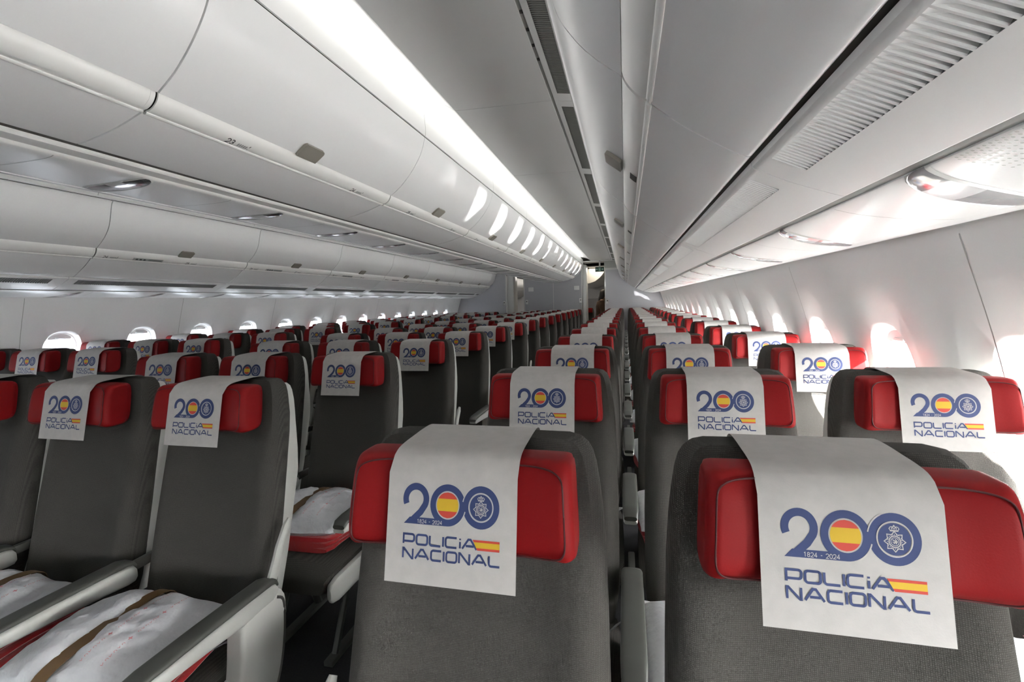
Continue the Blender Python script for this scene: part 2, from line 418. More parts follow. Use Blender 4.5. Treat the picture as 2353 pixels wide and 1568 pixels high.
# --- panels under the bins: grille panel, channel, service panel, lip; per side
def grille(bm, inner, outer, y0, y1, pitch, nrm, mi_bar=0, mi_back=1, mi_deep=2, depth=.013):
    a = Vector((inner[0], 0, inner[1])); b = Vector((outer[0], 0, outer[1])); nv = Vector((nrm[0], 0, nrm[1]))
    def quad(p, q, r, s, mi):
        f = bm.faces.new([bm.verts.new(v) for v in (p, q, r, s)]); f.material_index = mi
    Y = lambda y: Vector((0, y, 0))
    c = a + (b - a) * .72
    quad(a + Y(y0), a + Y(y1), c + nv * depth + Y(y1), c + nv * depth + Y(y0), mi_back)      # floor of the slots, deepening outward
    quad(c + nv * depth + Y(y0), c + nv * depth + Y(y1), b + nv * depth + Y(y1), b + nv * depth + Y(y0), mi_deep)
    quad(b + nv * depth + Y(y0), b + nv * depth + Y(y1), b + Y(y1), b + Y(y0), mi_deep)
    N = int((y1 - y0) / pitch); w = pitch * .5
    for i in range(N + 1):
        y = y0 + i * (y1 - y0) / N
        ps = [(-w / 2, .006), (-w / 2, .0015), (-w / 4, 0), (w / 4, 0), (w / 2, .0015), (w / 2, .006)]
        A = [bm.verts.new(a + Y(y + p) + nv * q) for p, q in ps]; B = [bm.verts.new(b + Y(y + p) + nv * q) for p, q in ps]
        for j in range(5):
            f = bm.faces.new((A[j], A[j + 1], B[j + 1], B[j])); f.material_index = mi_bar
def under_panel(y0, y1, M, label, dark):
    """panel with a slotted air grille below one bin"""
    t = thing('air_grille_panel', label, 'air vent', (0, 0, 0), 'air grille panels under the bins')
    f = (lambda P: mir(P)) if M else (lambda P: P)
    th = -.006 if M else .006
    P = f(R_PANEL); gi, go = f([R_PANEL[2]])[0], f([R_PANEL[3]])[0]
    inn = (gi[0] + (go[0] - gi[0]) * .12, gi[1] + (go[1] - gi[1]) * .12)
    out = (go[0] + (gi[0] - go[0]) * .02, go[1] + (gi[1] - go[1]) * .02)
    ya, yb = y0 + .07, y1 - .09
    bm = shell(BM(), P[:3] + [inn], y0 + .002, y1 - .002, th)
    shell(bm, [out] + P[3:], y0 + .002, y1 - .002, th)
    shell(bm, [inn, out], y0 + .002, ya, th); shell(bm, [inn, out], yb, y1 - .002, th)
    link('panel', fix(bm), 'white_panel', t, 30)
    d = Vector((out[0] - inn[0], out[1] - inn[1])).normalized(); nv = (-d.y, d.x)
    if nv[1] < 0: nv = (-nv[0], -nv[1])
    bm = BM(); grille(bm, inn, out, ya, yb, .0135, nv)
    link('grille', bm, ['grille_bar', 'grille_dark', 'grille_dark'] if dark else ['white_panel', 'white_panel', 'gap_dark'], t, 30)  # white grille: gap_dark puts the shade of the slots' deep ends into colour
for k in range(-3, 9):
    y0 = 1.12 + 1.37 * k
    if y0 > YB - .3: break
    under_panel(y0, min(y0 + 1.37, YB - .02), False, 'white slotted air panel under the sunlit-side bins, %s' % (ORD[k + 1] + ' from the camera' if k >= -1 else 'behind the camera'), False)
for k in range(-4, 8):
    y0 = 2.585 + LP * k
    if y0 > YB - .3: break
    under_panel(y0, min(y0 + LP, YB - .02), True, 'white panel with dark slotted grille under the far-side bins, %s' % (ORD[k + 1] + ' from the camera' if k >= -1 else 'behind the camera'), True)
def long_trim(n, pts, t, m, y0=Y0, y1=YB - .01, sm=4): struct('trim_%d' % n, fix(shell(BM(), smoothp(pts, sm) if sm else pts, y0, y1, t)), m, 30)
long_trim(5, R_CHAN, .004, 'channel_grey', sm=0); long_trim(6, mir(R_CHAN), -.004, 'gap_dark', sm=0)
long_trim(7, R_PSU, .006, 'white_panel'); long_trim(8, mir(R_PSU), -.006, 'white_panel')
long_trim(9, R_LIP, .006, 'white_panel', sm=0); long_trim(10, mir(R_LIP), -.006, 'white_panel', sm=0)
R_CORN = Z([(-.202, .872), (-.199, .80), (-.193, .772)])
long_trim(27, R_CORN, .008, 'white_panel', sm=0); long_trim(28, mir(R_CORN), -.008, 'white_panel', sm=0)
long_trim(11, C_CORN, -.008, 'white_panel', sm=0)
long_trim(13, C_T1, -.006, 'rail_white', sm=0); long_trim(14, C_PSU, -.006, 'white_panel'); long_trim(26, C_LIP, -.006, 'white_panel', sm=0)

# --- seams across the service panels and cornice
bm = BM()
def seam(bm, pts, y, w, e):
    P = offs(smoothp(pts, 4), e)
    for a, b in zip(P[:-1], P[1:]):
        bm.faces.new([bm.verts.new(v) for v in ((a[0], y - w, a[1]), (b[0], y - w, b[1]), (b[0], y + w, b[1]), (a[0], y + w, a[1]))])
for k in range(-3, 20): seam(bm, R_PSU[1:], .55 + .675 * k, .0012, -.0008)
for k in range(-3, 20): seam(bm, mir(R_PSU[1:]), 2.2 + .676 * k, .0012, .0008)
for k in range(-3, 9): seam(bm, C_CORN[2:], C0 + CP * k, .0022, .0008)
for k in range(-3, 20): seam(bm, C_PSU, 1.13 + .69 * k + .02, .0016, .0008)
struct('trim_15', bm, 'channel_grey', 0)

# --- passenger service units: oval inset lenses under each bin row
def surf(P, u):
    P = smoothp(P, 6); n = len(P) - 1; i = min(int(u * n), n - 1); f = u * n - i
    a, b = Vector(P[i]), Vector(P[i + 1]); p = a.lerp(b, f); d = (b - a).normalized(); nv = Vector((d.y, -d.x))
    if nv.y > 0: nv = -nv
    return p, nv
def service_unit(y, P, u0, u1, skew, label, bright):
    t = thing('service_unit', label, 'reading light unit', (0, 0, 0), 'reading light units')
    def grid(bm, kin, kout, e0, e1, mi):
        N = 36; prev = None; first = None
        for i in range(N):
            a = 2 * pi * i / N; c, s = math.cos(a), math.sin(a)
            row = []
            for k_, e in ((kin, e0), (kout, e1)):
                q = c * k_; uu = u0 + (u1 - u0) * (.5 + .5 * q)
                p, nv = surf(P, uu); yy = y + skew * q + .042 * s * k_ * (1.15 + .25 * c)
                row.append(bm.verts.new((p.x + nv.x * e, yy, p.y + nv.y * e)))
            if prev: bm.faces.new((prev[0], prev[1], row[1], row[0])).material_index = mi
            else: first = row
            prev = row
        bm.faces.new((prev[0], prev[1], first[1], first[0])).material_index = mi
        return bm
    bm = BM(); grid(bm, .93, 1.06, .0035, .0005, 0); grid(bm, .86, .93, .001, .0035, 0)
    link('bezel', fix(bm), 'post_white', t, 50)
    bm = BM(); N = 24; M = 6; V = []
    for j in range(N + 1):
        q = -.9 + 1.8 * j / N; h = math.sqrt(max(0, 1 - (q / .93) ** 2)); row = []
        for i in range(M + 1):
            s = -1 + 2 * i / M; uu = u0 + (u1 - u0) * (.5 + .5 * q); p, nv = surf(P, uu)
            e = .0022 + .002 * (1 - s * s)
            row.append(bm.verts.new((p.x + nv.x * e, y + skew * q + .037 * s * h * (1.15 + .25 * q), p.y + nv.y * e)))
        V.append(row)
    for j in range(N):
        for i in range(M):
            f = bm.faces.new((V[j][i], V[j][i + 1], V[j + 1][i + 1], V[j + 1][i]))
            qq = j / N
            f.material_index = 1 if .36 < qq < .58 else 0
    link('lens', fix(bm), ['lens_chrome' if not bright else 'lens_clear', 'lens_white'], t, 50)
for k in range(-1, 16):
    service_unit(.97 + .675 * k, R_PSU, .03, .93, .09, 'oval reading light unit under the sunlit-side bins, %s' % (ORD[k] + ' from the camera' if k >= 0 else 'nearest the frame edge'), True)
for k in range(-1, 14):
    service_unit(1.47 + .715 * k, C_PSU, .06, .97, .02, 'oval reading light unit under the centre bins, %s' % (ORD[k] + ' from the camera' if k >= 0 else 'nearest the frame edge'), False)
for k in range(-1, 13):
    service_unit(2.75 + .676 * k, mir(R_PSU), .25, .9, -.05, 'oval reading light unit under the far-side bins, %s' % (ORD[k + 1] + ' from the camera'), False)
# perforated speaker plate beside the nearest unit
def perforated(y, P, u0, u1, wy, label):
    bm = BM()
    for j in range(11):
        for i in range(16):
            p, nv = surf(P, u0 + (u1 - u0) * j / 10); yy = y - wy / 2 + wy * i / 15 + (.004 if j % 2 else 0)
            r = .0024; d = Vector((nv.y, -nv.x))
            bm.faces.new([bm.verts.new((p.x + nv.x * .0012 + d.x * r * math.cos(a), yy + r * math.sin(a), p.y + nv.y * .0012 + d.y * r * math.cos(a))) for a in [pi * k / 3 for k in range(6)]])
    tag(link('speaker_plate', bm, 'channel_grey', None, 0), label, 'speaker', 'speaker plates')
perforated(.74, R_PSU, .2, .55, .16, 'perforated speaker patch beside the nearest sunlit-side reading light')

# --- ceiling over the near aisle, and the far one as its mirror
CZ = .997 * K + EYE
def ceil_piece(name, x0, x1, ym, y1):
    pass
cx0, cx1 = -.85 * K, -.336 * K
COVE = Z([(-1.125, 1.040), (-1.122, 1.065), (-1.085, 1.086), (-1.02, 1.085), (-.97, 1.072), (-.91, 1.045), (-.87, 1.018), (-.856, 1.012)])
FLAT = [(-.856 * K, 1.010 * K + EYE), (-.80 * K, CZ + .010), (-.60 * K, CZ + .006), (cx1 - .012, CZ)]
bm = BM(); CS = [2.486 + 1.369 * k for k in range(-5, 8)]
edges = [Y0] + [y for y in CS if Y0 < y < YB] + [YB - .01]
for a, b in zip(edges[:-1], edges[1:]):
    shell(bm, smoothp(COVE, 3), a + .0018, b - .0018, .006); shell(bm, FLAT, a + .0018, b - .0018, .006)
struct('ceiling', fix(bm), 'ceiling_white', 35)
bm = BM()
for a, b in zip(edges[:-1], edges[1:]):
    shell(bm, mir(smoothp(COVE, 3)), a + .0018, b - .0018, -.006); shell(bm, mir(FLAT) + [(-3.33, CZ - .01), (-3.42, .76 * K + EYE + .02)], a + .0018, b - .0018, -.006)
struct('ceiling.001', fix(bm), 'ceiling_white', 35)
box(bm := BM(), (-3.7, Y0, CZ + .12), (.2, YB + 6, CZ + .14)); struct('ceiling.002', bm, 'gap_dark')
bm = BM()                                              # slot with studs beside the vent strip
shell(bm, [(cx1 - .012, CZ + .006), (cx1 + .004, CZ + .006)], Y0, YB - .01, .004, 0)
struct('trim_16', fix(bm), 'channel_grey', 0)
bm = BM()
for k in range(-20, 110):
    y = CS[0] - 6 + .114 * k
    if Y0 < y < YB: box(bm, (cx1 - .009, y - .007, CZ + .0005), (cx1 + .002, y + .007, CZ + .006))
struct('trim_17', bm, 'gap_dark', 0)
bm = BM()
shell(bm, [(cx1 + .004, CZ + .004), (cx1 + .0045, CZ - .003), (cx1 + .030, CZ - .006)], Y0, YB - .01, .006)
shell(bm, [(-.246 * K, CZ - .016), (-.238 * K, CZ - .018), (-.10, CZ - .03), (-.06, CZ - .07), (-.05, .89 * K + EYE), (-.05, .865 * K + EYE), (-.185 * K, .862 * K + EYE)], Y0, YB - .01, .006)
for a, b in zip(edges[:-1], edges[1:]):
    for q0, q1 in ((a + .002, a + .075), (b - .09, b - .002)): shell(bm, [(cx1 + .030, CZ - .006), (-.246 * K, CZ - .016)], q0, q1, .006)
struct('trim_18', fix(bm), 'white_panel', 30)
for i, (a, b) in enumerate(zip(edges[:-1], edges[1:])):
    bm = BM(); grille(bm, (cx1 + .030, CZ - .006), (-.246 * K, CZ - .016), a + .075, b - .09, .0125, (0, 1), 0, 1, 1, .012)
    tag(link('ceiling_vent', bm, ['grille_bar', 'grille_dark'], None, 30), 'dark slatted ceiling vent strip above the aisle, %s' % (ORD[max(0, i - 3)] + ' from the camera' if b > 1 else 'behind the camera'), 'air vent', 'ceiling vents along the aisle')

# ------------------------------------------------------------------ side walls with windows
WPROF = [(.835, .20), (.838, .165), (.872, .06), (.905, -.04), (.935, -.14), (.962, -.24), (.985, -.34), (1.003, -.45), (1.012, -.60), (1.010, -.75), (.995, -.95), (.94, -1.20), (.86, -1.365)]
WP = [(p[0] * K, p[1] * K + EYE) for p in WPROF]
def wx(z):                                            # wall x at height z
    for (x0, z0), (x1, z1) in zip(WP[:-1], WP[1:]):
        if z1 <= z <= z0: return x0 + (x1 - x0) * (z - z0) / (z1 - z0)
    return WP[-1][0]
PIT = .675; ZT, ZBm = .06 * K + EYE, -.75 * K + EYE    # band holding the windows
def se(a, w, h, n):                                   # superellipse
    c, s = math.cos(a), math.sin(a)
    return w * math.copysign(abs(c) ** (2 / n), c), h * math.copysign(abs(s) ** (2 / n), s)
NW = 48
def wall(side, yc0, name):
    mx = (lambda x: x) if side > 0 else (lambda x: 2 * AX - x)
    bm = BM()
    ks = [k for k in range(-12, 30) if Y0 + .2 < yc0 + PIT * k < YB - .35]
    ylo, yhi = yc0 + PIT * ks[0] - PIT / 2, yc0 + PIT * ks[-1] + PIT / 2
    def strip(za, zb, y0, y1, n=6):
        zz = [za + (zb - za) * i / n for i in range(n + 1)]
        loft(bm, [[(mx(wx(z)), y, z) for z in zz] for y in (y0, y1)], closed=False, caps=False)
    strip(WP[0][1], ZT, Y0, YB, 4); strip(ZBm, WP[-1][1], Y0, YB, 8)
    strip(ZT, ZBm, Y0, ylo, 12); strip(ZT, ZBm, yhi, YB, 12)
    zc = -.335 * K + EYE; zfun = -.30 * K + EYE
    winds = []
    for k in ks:
        yc = yc0 + PIT * k
        rings = []
        # outer rectangle of the cell, then funnel mouth, funnel throat, opening
        R0 = []; R1 = []; R2 = []; R3 = []; R4 = []
        for i in range(NW):
            a = 2 * pi * i / NW
            c, s = math.cos(a), math.sin(a); m_ = max(abs(c) / (PIT / 2), abs(s) / ((ZT - ZBm) / 2))
            y = yc + c / m_; z = (ZT + ZBm) / 2 + s / m_
            for sy_ in (-1, 1):
                for sz_ in (-1, 1):
                    if abs(a - (math.atan2(sz_ * (ZT - ZBm), sy_ * PIT) % (2 * pi))) <= pi / NW: y = yc + sy_ * PIT / 2; z = (ZT + ZBm) / 2 + sz_ * (ZT - ZBm) / 2
            R0.append((mx(wx(z)), y, z))
            dy, dz = se(a, .240, .340, 2.5); z = zfun - .01 + dz
            R1.append((mx(wx(z)), yc + dy, z))
            dy, dz = se(a, .218, .315, 2.5); z = zfun - .012 + dz
            R2.append((mx(wx(z) + .018), yc + dy, z))
            dy, dz = se(a, .150, .222, 2.7); z = zc + dz
            R3.append((mx(wx(z) + .022), yc + dy, z))
            dy, dz = se(a, .132, .200, 2.8); z = zc + dz
            R4.append((mx(wx(z) + .060), yc + dy, z))
        vs = loft(bm, [R0, R1, R2, R3, R4], closed=True, caps=False)
        winds.append((k, yc, zc))
    o = struct(name, fix(bm), 'wall_white', 50)
    # windows: frame ring, pane, pulled-up shade
    for j, (k, yc, zc) in enumerate(winds):
        WN[0] += 1
        t = bpy.data.objects.new('window_%d' % WN[0], None); COL.objects.link(t); t['kind'] = 'structure'
        fr = BM(); rg = []
        for w, h, dx in ((.136, .204, .056), (.128, .196, .058), (.124, .191, .066), (.124, .191, .085)):
            rg.append([(mx(wx(zc + se(a, w, h, 2.8)[1]) + dx), yc + se(a, w, h, 2.8)[0], zc + se(a, w, h, 2.8)[1]) for a in [2 * pi * i / NW for i in range(NW)]])
        loft(fr, rg, caps=False); link('frame', fix(fr), 'white_panel', t, 60)
        pn = BM(); pn.faces.new([pn.verts.new((mx(wx(zc + se(a, .126, .193, 2.8)[1]) + .082), yc + se(a, .126, .193, 2.8)[0], zc + se(a, .126, .193, 2.8)[1])) for a in [2 * pi * i / NW for i in range(NW)]])
        link('pane', pn, 'pane', t, 0)
        sh = BM(); pts = [se(a, .125, .192, 2.8) for a in [pi * i / 20 for i in range(21)]]; cut = .142 if side > 0 else .150
        top = [p for p in pts if p[1] > cut]
        top = [(max(-.11, min(.11, top[0][0])), cut)] + top + [(-top[0][0], cut)]
        loft(sh, [[(mx(wx(zc + p[1]) + dx), yc + p[0], zc + p[1]) for p in top] for dx in (.066, .074)])
        box(sh, (min(mx(wx(zc + cut) + .055), mx(wx(zc + cut) + .068)), yc - .035, zc + cut + .006), (max(mx(wx(zc + cut) + .055), mx(wx(zc + cut) + .068)), yc + .035, zc + cut + .018), .004)
        link('shade', fix(sh), 'wall_white', t, 40)
    return winds
WN = [0]
wr = wall(1, 1.455, 'wall_right')
wl = wall(-1, 2.98, 'wall_left')
bm = BM()                                             # joints between wall panels
for side, ys in ((1, [2.87 - 2 * PIT + 2 * PIT * k for k in range(-2, 8)]), (-1, [2.67 + 2 * PIT * k for k in range(-3, 8)])):
    for y in ys:
        prev = None
        for i in range(25):
            z = WP[0][1] + (WP[-1][1] - WP[0][1]) * i / 24; x = wx(z) - .0012
            x = x if side > 0 else 2 * AX - x
            cur = (bm.verts.new((x, y - .0022, z)), bm.verts.new((x, y + .0022, z)))
            if prev: bm.faces.new((prev[0], prev[1], cur[1], cur[0]))
            prev = cur
struct('trim_19', bm, 'channel_grey', 0)
# outer skins above the bins and behind them keep daylight out
bm = BM()
for f in ((lambda P: P), mir):
    shell(bm, f([(-.30, CZ + .12), (.30, CZ - .1), (.80, .45 * K + EYE), (.95, .20 * K + EYE), (.95, .12 * K + EYE)]), Y0, YB + 6, .02)
    shell(bm, f([(1.09, ZT + .08), (.88, WP[0][1] + .04)]), Y0, YB + 6, .01)
struct('trim_20', fix(bm), 'gap_dark', 0)
bm = BM(); box(bm, (-5, Y0 - .05, -.05), (1.4, YB + 6, 0)); struct('floor', bm, 'carpet', 0)
bm = BM(); box(bm, (-5, Y0 - .06, 0), (1.4, Y0, 2.6)); struct('wall_back', bm, 'post_white', 0)

# ------------------------------------------------------------------ end of the cabin
FB = YB
def prism(bm, pts, y0, y1, mi=0):
    a = [bm.verts.new((p[0], y0, p[1])) for p in pts]; b = [bm.verts.new((p[0], y1, p[1])) for p in pts]
    bm.faces.new(a); bm.faces.new(b[::-1])
    for i in range(len(pts)): bm.faces.new((a[i], b[i], b[(i + 1) % len(pts)], a[(i + 1) % len(pts)]))
    for f in bm.faces: f.material_index = mi
    return fix(bm)
xr0 = -.498 * K; TOP = .757 * K + EYE
wallR = [(wx(z) - .0, z) for z in (1.56, 1.3, 1.0, .7, .3, .02)]
struct('wall_end', prism(BM(), [(xr0, 0), (xr0, TOP), (.1, TOP), (.83, 1.62)] + [(x + .03, z) for x, z in wallR], FB, FB + .03), 'bulkhead_grey', 0)
ml = mir(wallR)
struct('wall_end.001', prism(BM(), [(-3.12 * K, 0), (-3.12 * K, TOP + .05), (-3.75, TOP + .05), (-4.47, 1.62)] + [(x - .03, z) for x, z in ml], FB, FB + .03), 'bulkhead_grey', 0)
struct('wall_end.002', prism(BM(), [(-1.09 * K, 0), (-1.09 * K, 2.36), (-2.60 * K, 2.36), (-2.60 * K, 0)], FB, FB + .03), 'bulkhead_grey', 0)
bm = BM()
box(bm, (-1.10 * K, FB - .03, 0), (-1.075 * K, FB + .02, 2.34)); box(bm, (-1.075 * K, FB - .012, 0), (-.965 * K, FB + .45, 2.34), .03)      # white rounded doorway column
box(bm, (-2.625 * K, FB - .012, 0), (-2.595 * K, FB + .1, 2.2)); box(bm, (-1.838 * K, FB - .006, 0), (-1.824 * K, FB, 2.0))
box(bm, (xr0 - .012, FB - .012, 0), (xr0 + .014, FB + .1, TOP + .01)); box(bm, (xr0 - .012, FB - .012, TOP), (-.15, FB + .1, TOP + .045))
box(bm, (-3.12 * K, FB - .012, 0), (-3.09 * K, FB + .03, TOP)); box(bm, (-3.75, FB - .012, TOP + .03), (-3.1 * K, FB + .1, TOP + .07))
struct('trim_21', bm, 'post_white', 30)
bm = BM(); box(bm, (-3.09 * K, FB + .05, 0), (-2.905 * K, FB + .5, 2.16), .02); box(bm, (-3.07 * K, FB + .04, 1.55), (-2.93 * K, FB + .06, 1.56)); struct('trim_22', bm, 'post_white', 30)
# lowered ceiling beyond, compartment behind
bm = BM(); box(bm, (-1.08, FB - .01, 2.41), (-.22, FB + .6, 2.43)); box(bm, (-1.0, FB + .6, 2.31), (.4, FB + 6, 2.33)); box(bm, (-4, FB, 2.37), (-2.5, FB + 6, 2.40)); struct('ceiling.003', bm, 'ceiling_white', 0)
bm = BM(); box(bm, (-.53, FB + .05, 2.14), (-.2, FB + .08, 2.41)); struct('trim_23', bm, 'channel_grey', 0)
bm = prism(BM(), [(p[0] + .52, p[1] - .05) for p in smoothp(C_DOOR + C_LOW[:3] + [C_PSU[2]], 3)] + [(-1.32, 2.29), (-.60, 2.29)], FB + 1.1, FB + 5.9)
shell(bm, [(p[0] - .0, p[1]) for p in mir(smoothp(R_DOOR + R_LOW[:4] + R_PSU[1:], 3))], FB + .7, FB + 5.9, -.02)
shell(bm, [(p[0] + .10, p[1]) for p in smoothp(R_DOOR + R_LOW[:4] + R_PSU[1:], 3)], FB + .1, FB + 5.9, .02); struct('trim_24', fix(bm), 'rail_white', 30)
bm = BM()
for f in ((lambda P: P), mir): shell(bm, f([(wx(z) + .02, z) for z in (1.62, 1.4, 1.15, .8, .3, 0)]), FB + .03, FB + 6, .01)
box(bm, (-5, FB + 5.95, 0), (1.3, FB + 6, 2.7)); struct('wall_far', bm, 'wall_white', 30)
bm = BM(); box(bm, (-1.7, FB + 2.4, 0), (-.55, FB + 2.44, 1.45)); struct('trim_25', bm, 'bulkhead_grey', 0)
strip_lamp('galley_lamp', (-.75, FB + 2.0, 2.29), .5, 3.0, 8, (0, 0, 0), (1, .86, .68))
strip_lamp('galley_lamp', (-2.9, FB + 2.6, 2.35), .4, 3.0, 9, (0, 0, 0), (1, .93, .86))

# exit sign
t = thing('exit_sign', 'green lit-out exit sign hanging at the aisle doorway', 'sign', (-.643, FB - .05, 2.195))
bm = BM(); box(bm, (-.115, -.02, -.062), (.115, .02, .062), .008); link('housing', bm, 'sign_green', t)
bm = BM()
yy = -.0206
man = [stroke([(-.008, -.03), (0, 0), (.0, .018)], .012), stroke([(0, 0), (.014, -.03)], .01), stroke([(-.016, .005), (0, .016), (.016, .006)], .007), stroke(rr(.05, .08, .006), .004, True)]
for q in man[:3]: put(bm, q, lambda u, v: (u, yy, v), 0)
put(bm, man[3], lambda u, v: (u - .025, yy, v - .04), 0)
put(bm, [arc(0, .028, .007, 0, 360, 10)[:-1]], lambda u, v: (u, yy, v), 0)
for s in (-1, 1):
    for q in (stroke([(s * .045, 0), (s * .085, 0)], .01), stroke([(s * .07, .018), (s * .09, 0), (s * .07, -.018)], .01)): put(bm, q, lambda u, v: (u, yy, v), 0)
link('pictogram', bm, 'sign_text', t, 0)
bm = BM(); box(bm, (-.02, -.008, .06), (.02, .008, .22)); link('bracket', bm, 'channel_grey', t)
# placards on the bulkhead, coat hooks / latch plates at the doorways
for (x, z, lb) in ((-2.49, 1.74, 'white placard on the grey bulkhead beside the far doorway'), (-1.255, 1.738, 'white placard on the grey bulkhead beside the near doorway')):
    bm = BM(); box(bm, (x - .07, FB - .012, z - .055), (x + .07, FB, z + .055), .006); tag(link('placard', bm, 'paper'), lb, 'sign', 'bulkhead placards')
for (x, z, lb) in ((xr0 + .05, 1.36, 'small white switch plate on the bulkhead right of the aisle doorway'), (-1.155, 1.40, 'small white switch plate left of the aisle doorway column'), (-2.615, 1.40, 'small white switch plate right of the far doorway'), (-3.25, 1.39, 'small white switch plate left of the far doorway')):
    t = thing('switch_plate', lb, 'switch', (x, FB, z), 'switch plates at the doorways')
    bm = BM(); box(bm, (-.035, -.012, -.06), (.035, 0, .06), .006); link('plate', bm, 'paper', t)
    bm = BM(); box(bm, (-.012, -.02, .0), (.014, -.011, .028), .003); link('knob', bm, 'gap_dark', t)

# ------------------------------------------------------------------ seats
REC = .25
def fy(z): return -(1.173 - z) * REC
BW = [(.44, .206), (.52, .221), (.62, .222), (.75, .221), (.90, .217), (1.00, .213), (1.06, .208), (1.10, .203), (1.13, .198), (1.150, .192), (1.162, .185), (1.170, .175), (1.1735, .158)]
def back_ring(z, w, t, y_off=0, bol=1.0, dome=0):
    f = fy(z) + y_off; out = []
    front = [(-1, .032), (-.985, .012), (-.93, -.006), (-.84, -.016 * bol), (-.74, -.015 * bol), (-.62, -.004), (-.45, .004), (-.22, .006), (0, .006), (.22, .006), (.45, .004), (.62, -.004), (.74, -.015 * bol), (.84, -.016 * bol), (.93, -.006), (.985, .012), (1, .032)]
    for x, y in front: out.append((x * w, f + min(y, t * .6) + dome, z))
    for x, y in ((1, .7), (.96, .95), (.6, 1.0), (0, 1.0), (-.6, 1.0), (-.96, .95), (-1, .7)): out.append((x * w, f + t * y + .0, z))
    return out
def backrest_mesh():
    bm = BM(); R = []
    for z, w in BW:
        t = .075 if z < 1.05 else .075 - .02 * (z - 1.05) / .12
        d = max(0, z - 1.15) / .023
        R.append(back_ring(z, w, t - .01 * d, .008 * d * d, 1 - .75 * max(0, min(1, (z - .95) / .15))))
    vs = loft(bm, R)
    return fix(bm)
def shell_mesh():
    bm = BM(); R = []
    for z, w, t in ((.46, .200, .085), (.62, .214, .085), (.74, .214, .09), (.86, .212, .098), (.93, .210, .088), (1.0, .206, .074), (1.06, .201, .063), (1.10, .196, .056), (1.13, .189, .050), (1.145, .182, .046), (1.152, .172, .044)):
        f = fy(z) + .044
        R.append([(-w, f + .014, z), (-w * .985, f, z), (-w * .9, f + .004, z), (w * .9, f + .004, z), (w * .985, f, z), (w, f + .014, z), (w, f + t * .75, z), (w * .93, f + t, z), (0, f + t + .006, z), (-w * .93, f + t, z), (-w, f + t * .75, z)])
    loft(bm, R); return fix(bm)
def shell_seam(bm):
    pass
HT, HB = 1.171, 1.033
def hr_y(z): return -.1035 - (1.17 - z) * .22
def hr_side(x):
    """wing bend and edge rounding of the headrest front at |x|"""
    a = abs(x); wing = -.012 * max(0, min(1, (a - .095) / .06)) ** 2
    e = max(0, min(1, (a - .156) / .018)); kh = math.sqrt(max(0, 1 - e ** 2.2))
    return wing, kh
def headrest_mesh():
    bm = BM(); R = []; zc = (HT + HB) / 2; hh = (HT - HB) / 2
    X = [-.174, -.1735, -.172, -.169, -.165, -.160, -.154, -.13, -.10, -.05, 0]
    X = X + [-x for x in X[-2::-1]]
    for x in X:
        a = abs(x); wing, kh = hr_side(x)
        h = hh * (.86 + .14 * kh) if a < .1739 else hh * .84
        pull = .020 * (1 - kh)
        ring = []
        for i in range(36):
            q = 2 * pi * i / 36; cy, cz = se(q, 1, 1, 4.4)
            z = zc + cz * h; fr = hr_y(z) + wing + pull + .003 * cz * cz; bk = -.03 - (HT - z) * .2 - (.012 if a > .17 else 0)
            ring.append((x * (1 + (zc - z) * .34), (fr + bk) / 2 + cy * (bk - fr) / 2, z))
        R.append(ring)
    loft(bm, R); return fix(bm)
def headrest_seam():
    bm = BM(); pts = []; n = 96; zc = (HT + HB) / 2
    for i in range(n + 1):
        q = 2 * pi * i / n; x, z = se(q, .162, (HT - HB) / 2 - .0075, 9); z += zc
        wing, kh = hr_side(x)
        pts.append((x * (1 + (zc - z) * .34), hr_y(z) + wing + .020 * (1 - kh) + .003 * ((z - zc) / .069) ** 2 + .0006, z))
    tube(bm, pts, .0013, 6); return bm
def cushion_mesh():
    bm = BM(); R = []
    for y, zt, w in ((-.13, .452, .215), (-.2, .462, .226), (-.35, .458, .232), (-.52, .462, .234), (-.60, .462, .234), (-.635, .452, .230), (-.655, .43, .224), (-.660, .40, .218)):
        zb = .345 if y > -.62 else .345 + (-.62 - y) * .6
        ring = []
        for i in range(32):
            q = 2 * pi * i / 32; cx, cz = se(q, 1, 1, 4.5)
            ring.append((cx * w, y, (zt + zb) / 2 + cz * (zt - zb) / 2 + .006 * (cz > .5) * math.cos(cx * pi)))
        R.append(ring)
    loft(bm, R); return fix(bm)
def arm_mesh(which):
    """armrest beam: grey body, and its dark padded top"""
    bm = BM(); R = []
    for y, zt, hgt, w in ((-.160, .605, .050, .021), (-.168, .617, .070, .025), (-.19, .624, .078, .0285), (-.26, .626, .074, .0285), (-.40, .628, .062, .0285), (-.54, .628, .052, .028), (-.585, .624, .046, .026), (-.603, .612, .030, .022)):
        zb = zt - hgt; z1 = zt - .016
        if which == 'body': lo, hi, ww = zb, z1, w
        else: lo, hi, ww = z1 - .001, zt, w + .0012
        ring = []
        for i in range(20):
            q = 2 * pi * i / 20; cx, cz = se(q, 1, 1, 4 if which == 'body' else 3)
            ring.append((cx * ww, y, (lo + hi) / 2 + cz * (hi - lo) / 2))
        R.append(ring)
    loft(bm, R); return fix(bm)
def arm_link():
    bm = BM(); tube(bm, [(0, -.19, .575), (0, -.165, .60), (0, -.140, .645), (0, -.118, .69), (0, -.085, .735), (0, -.070, .752)], [.016, .017, .016, .015, .015, .009], 10, rx=.75); return fix(bm)
PAN = [(-.205, .585), (-.165, .583), (-.140, .560), (-.138, .50), (-.150, .42), (-.175, .34), (-.215, .27), (-.27, .20), (-.36, .17), (-.40, .20), (-.375, .28), (-.335, .36), (-.315, .44), (-.305, .52), (-.29, .575)]
def arm_bracket():
    return box(BM(), (-.010, -.19, .575), (.010, -.055, .605), .004)
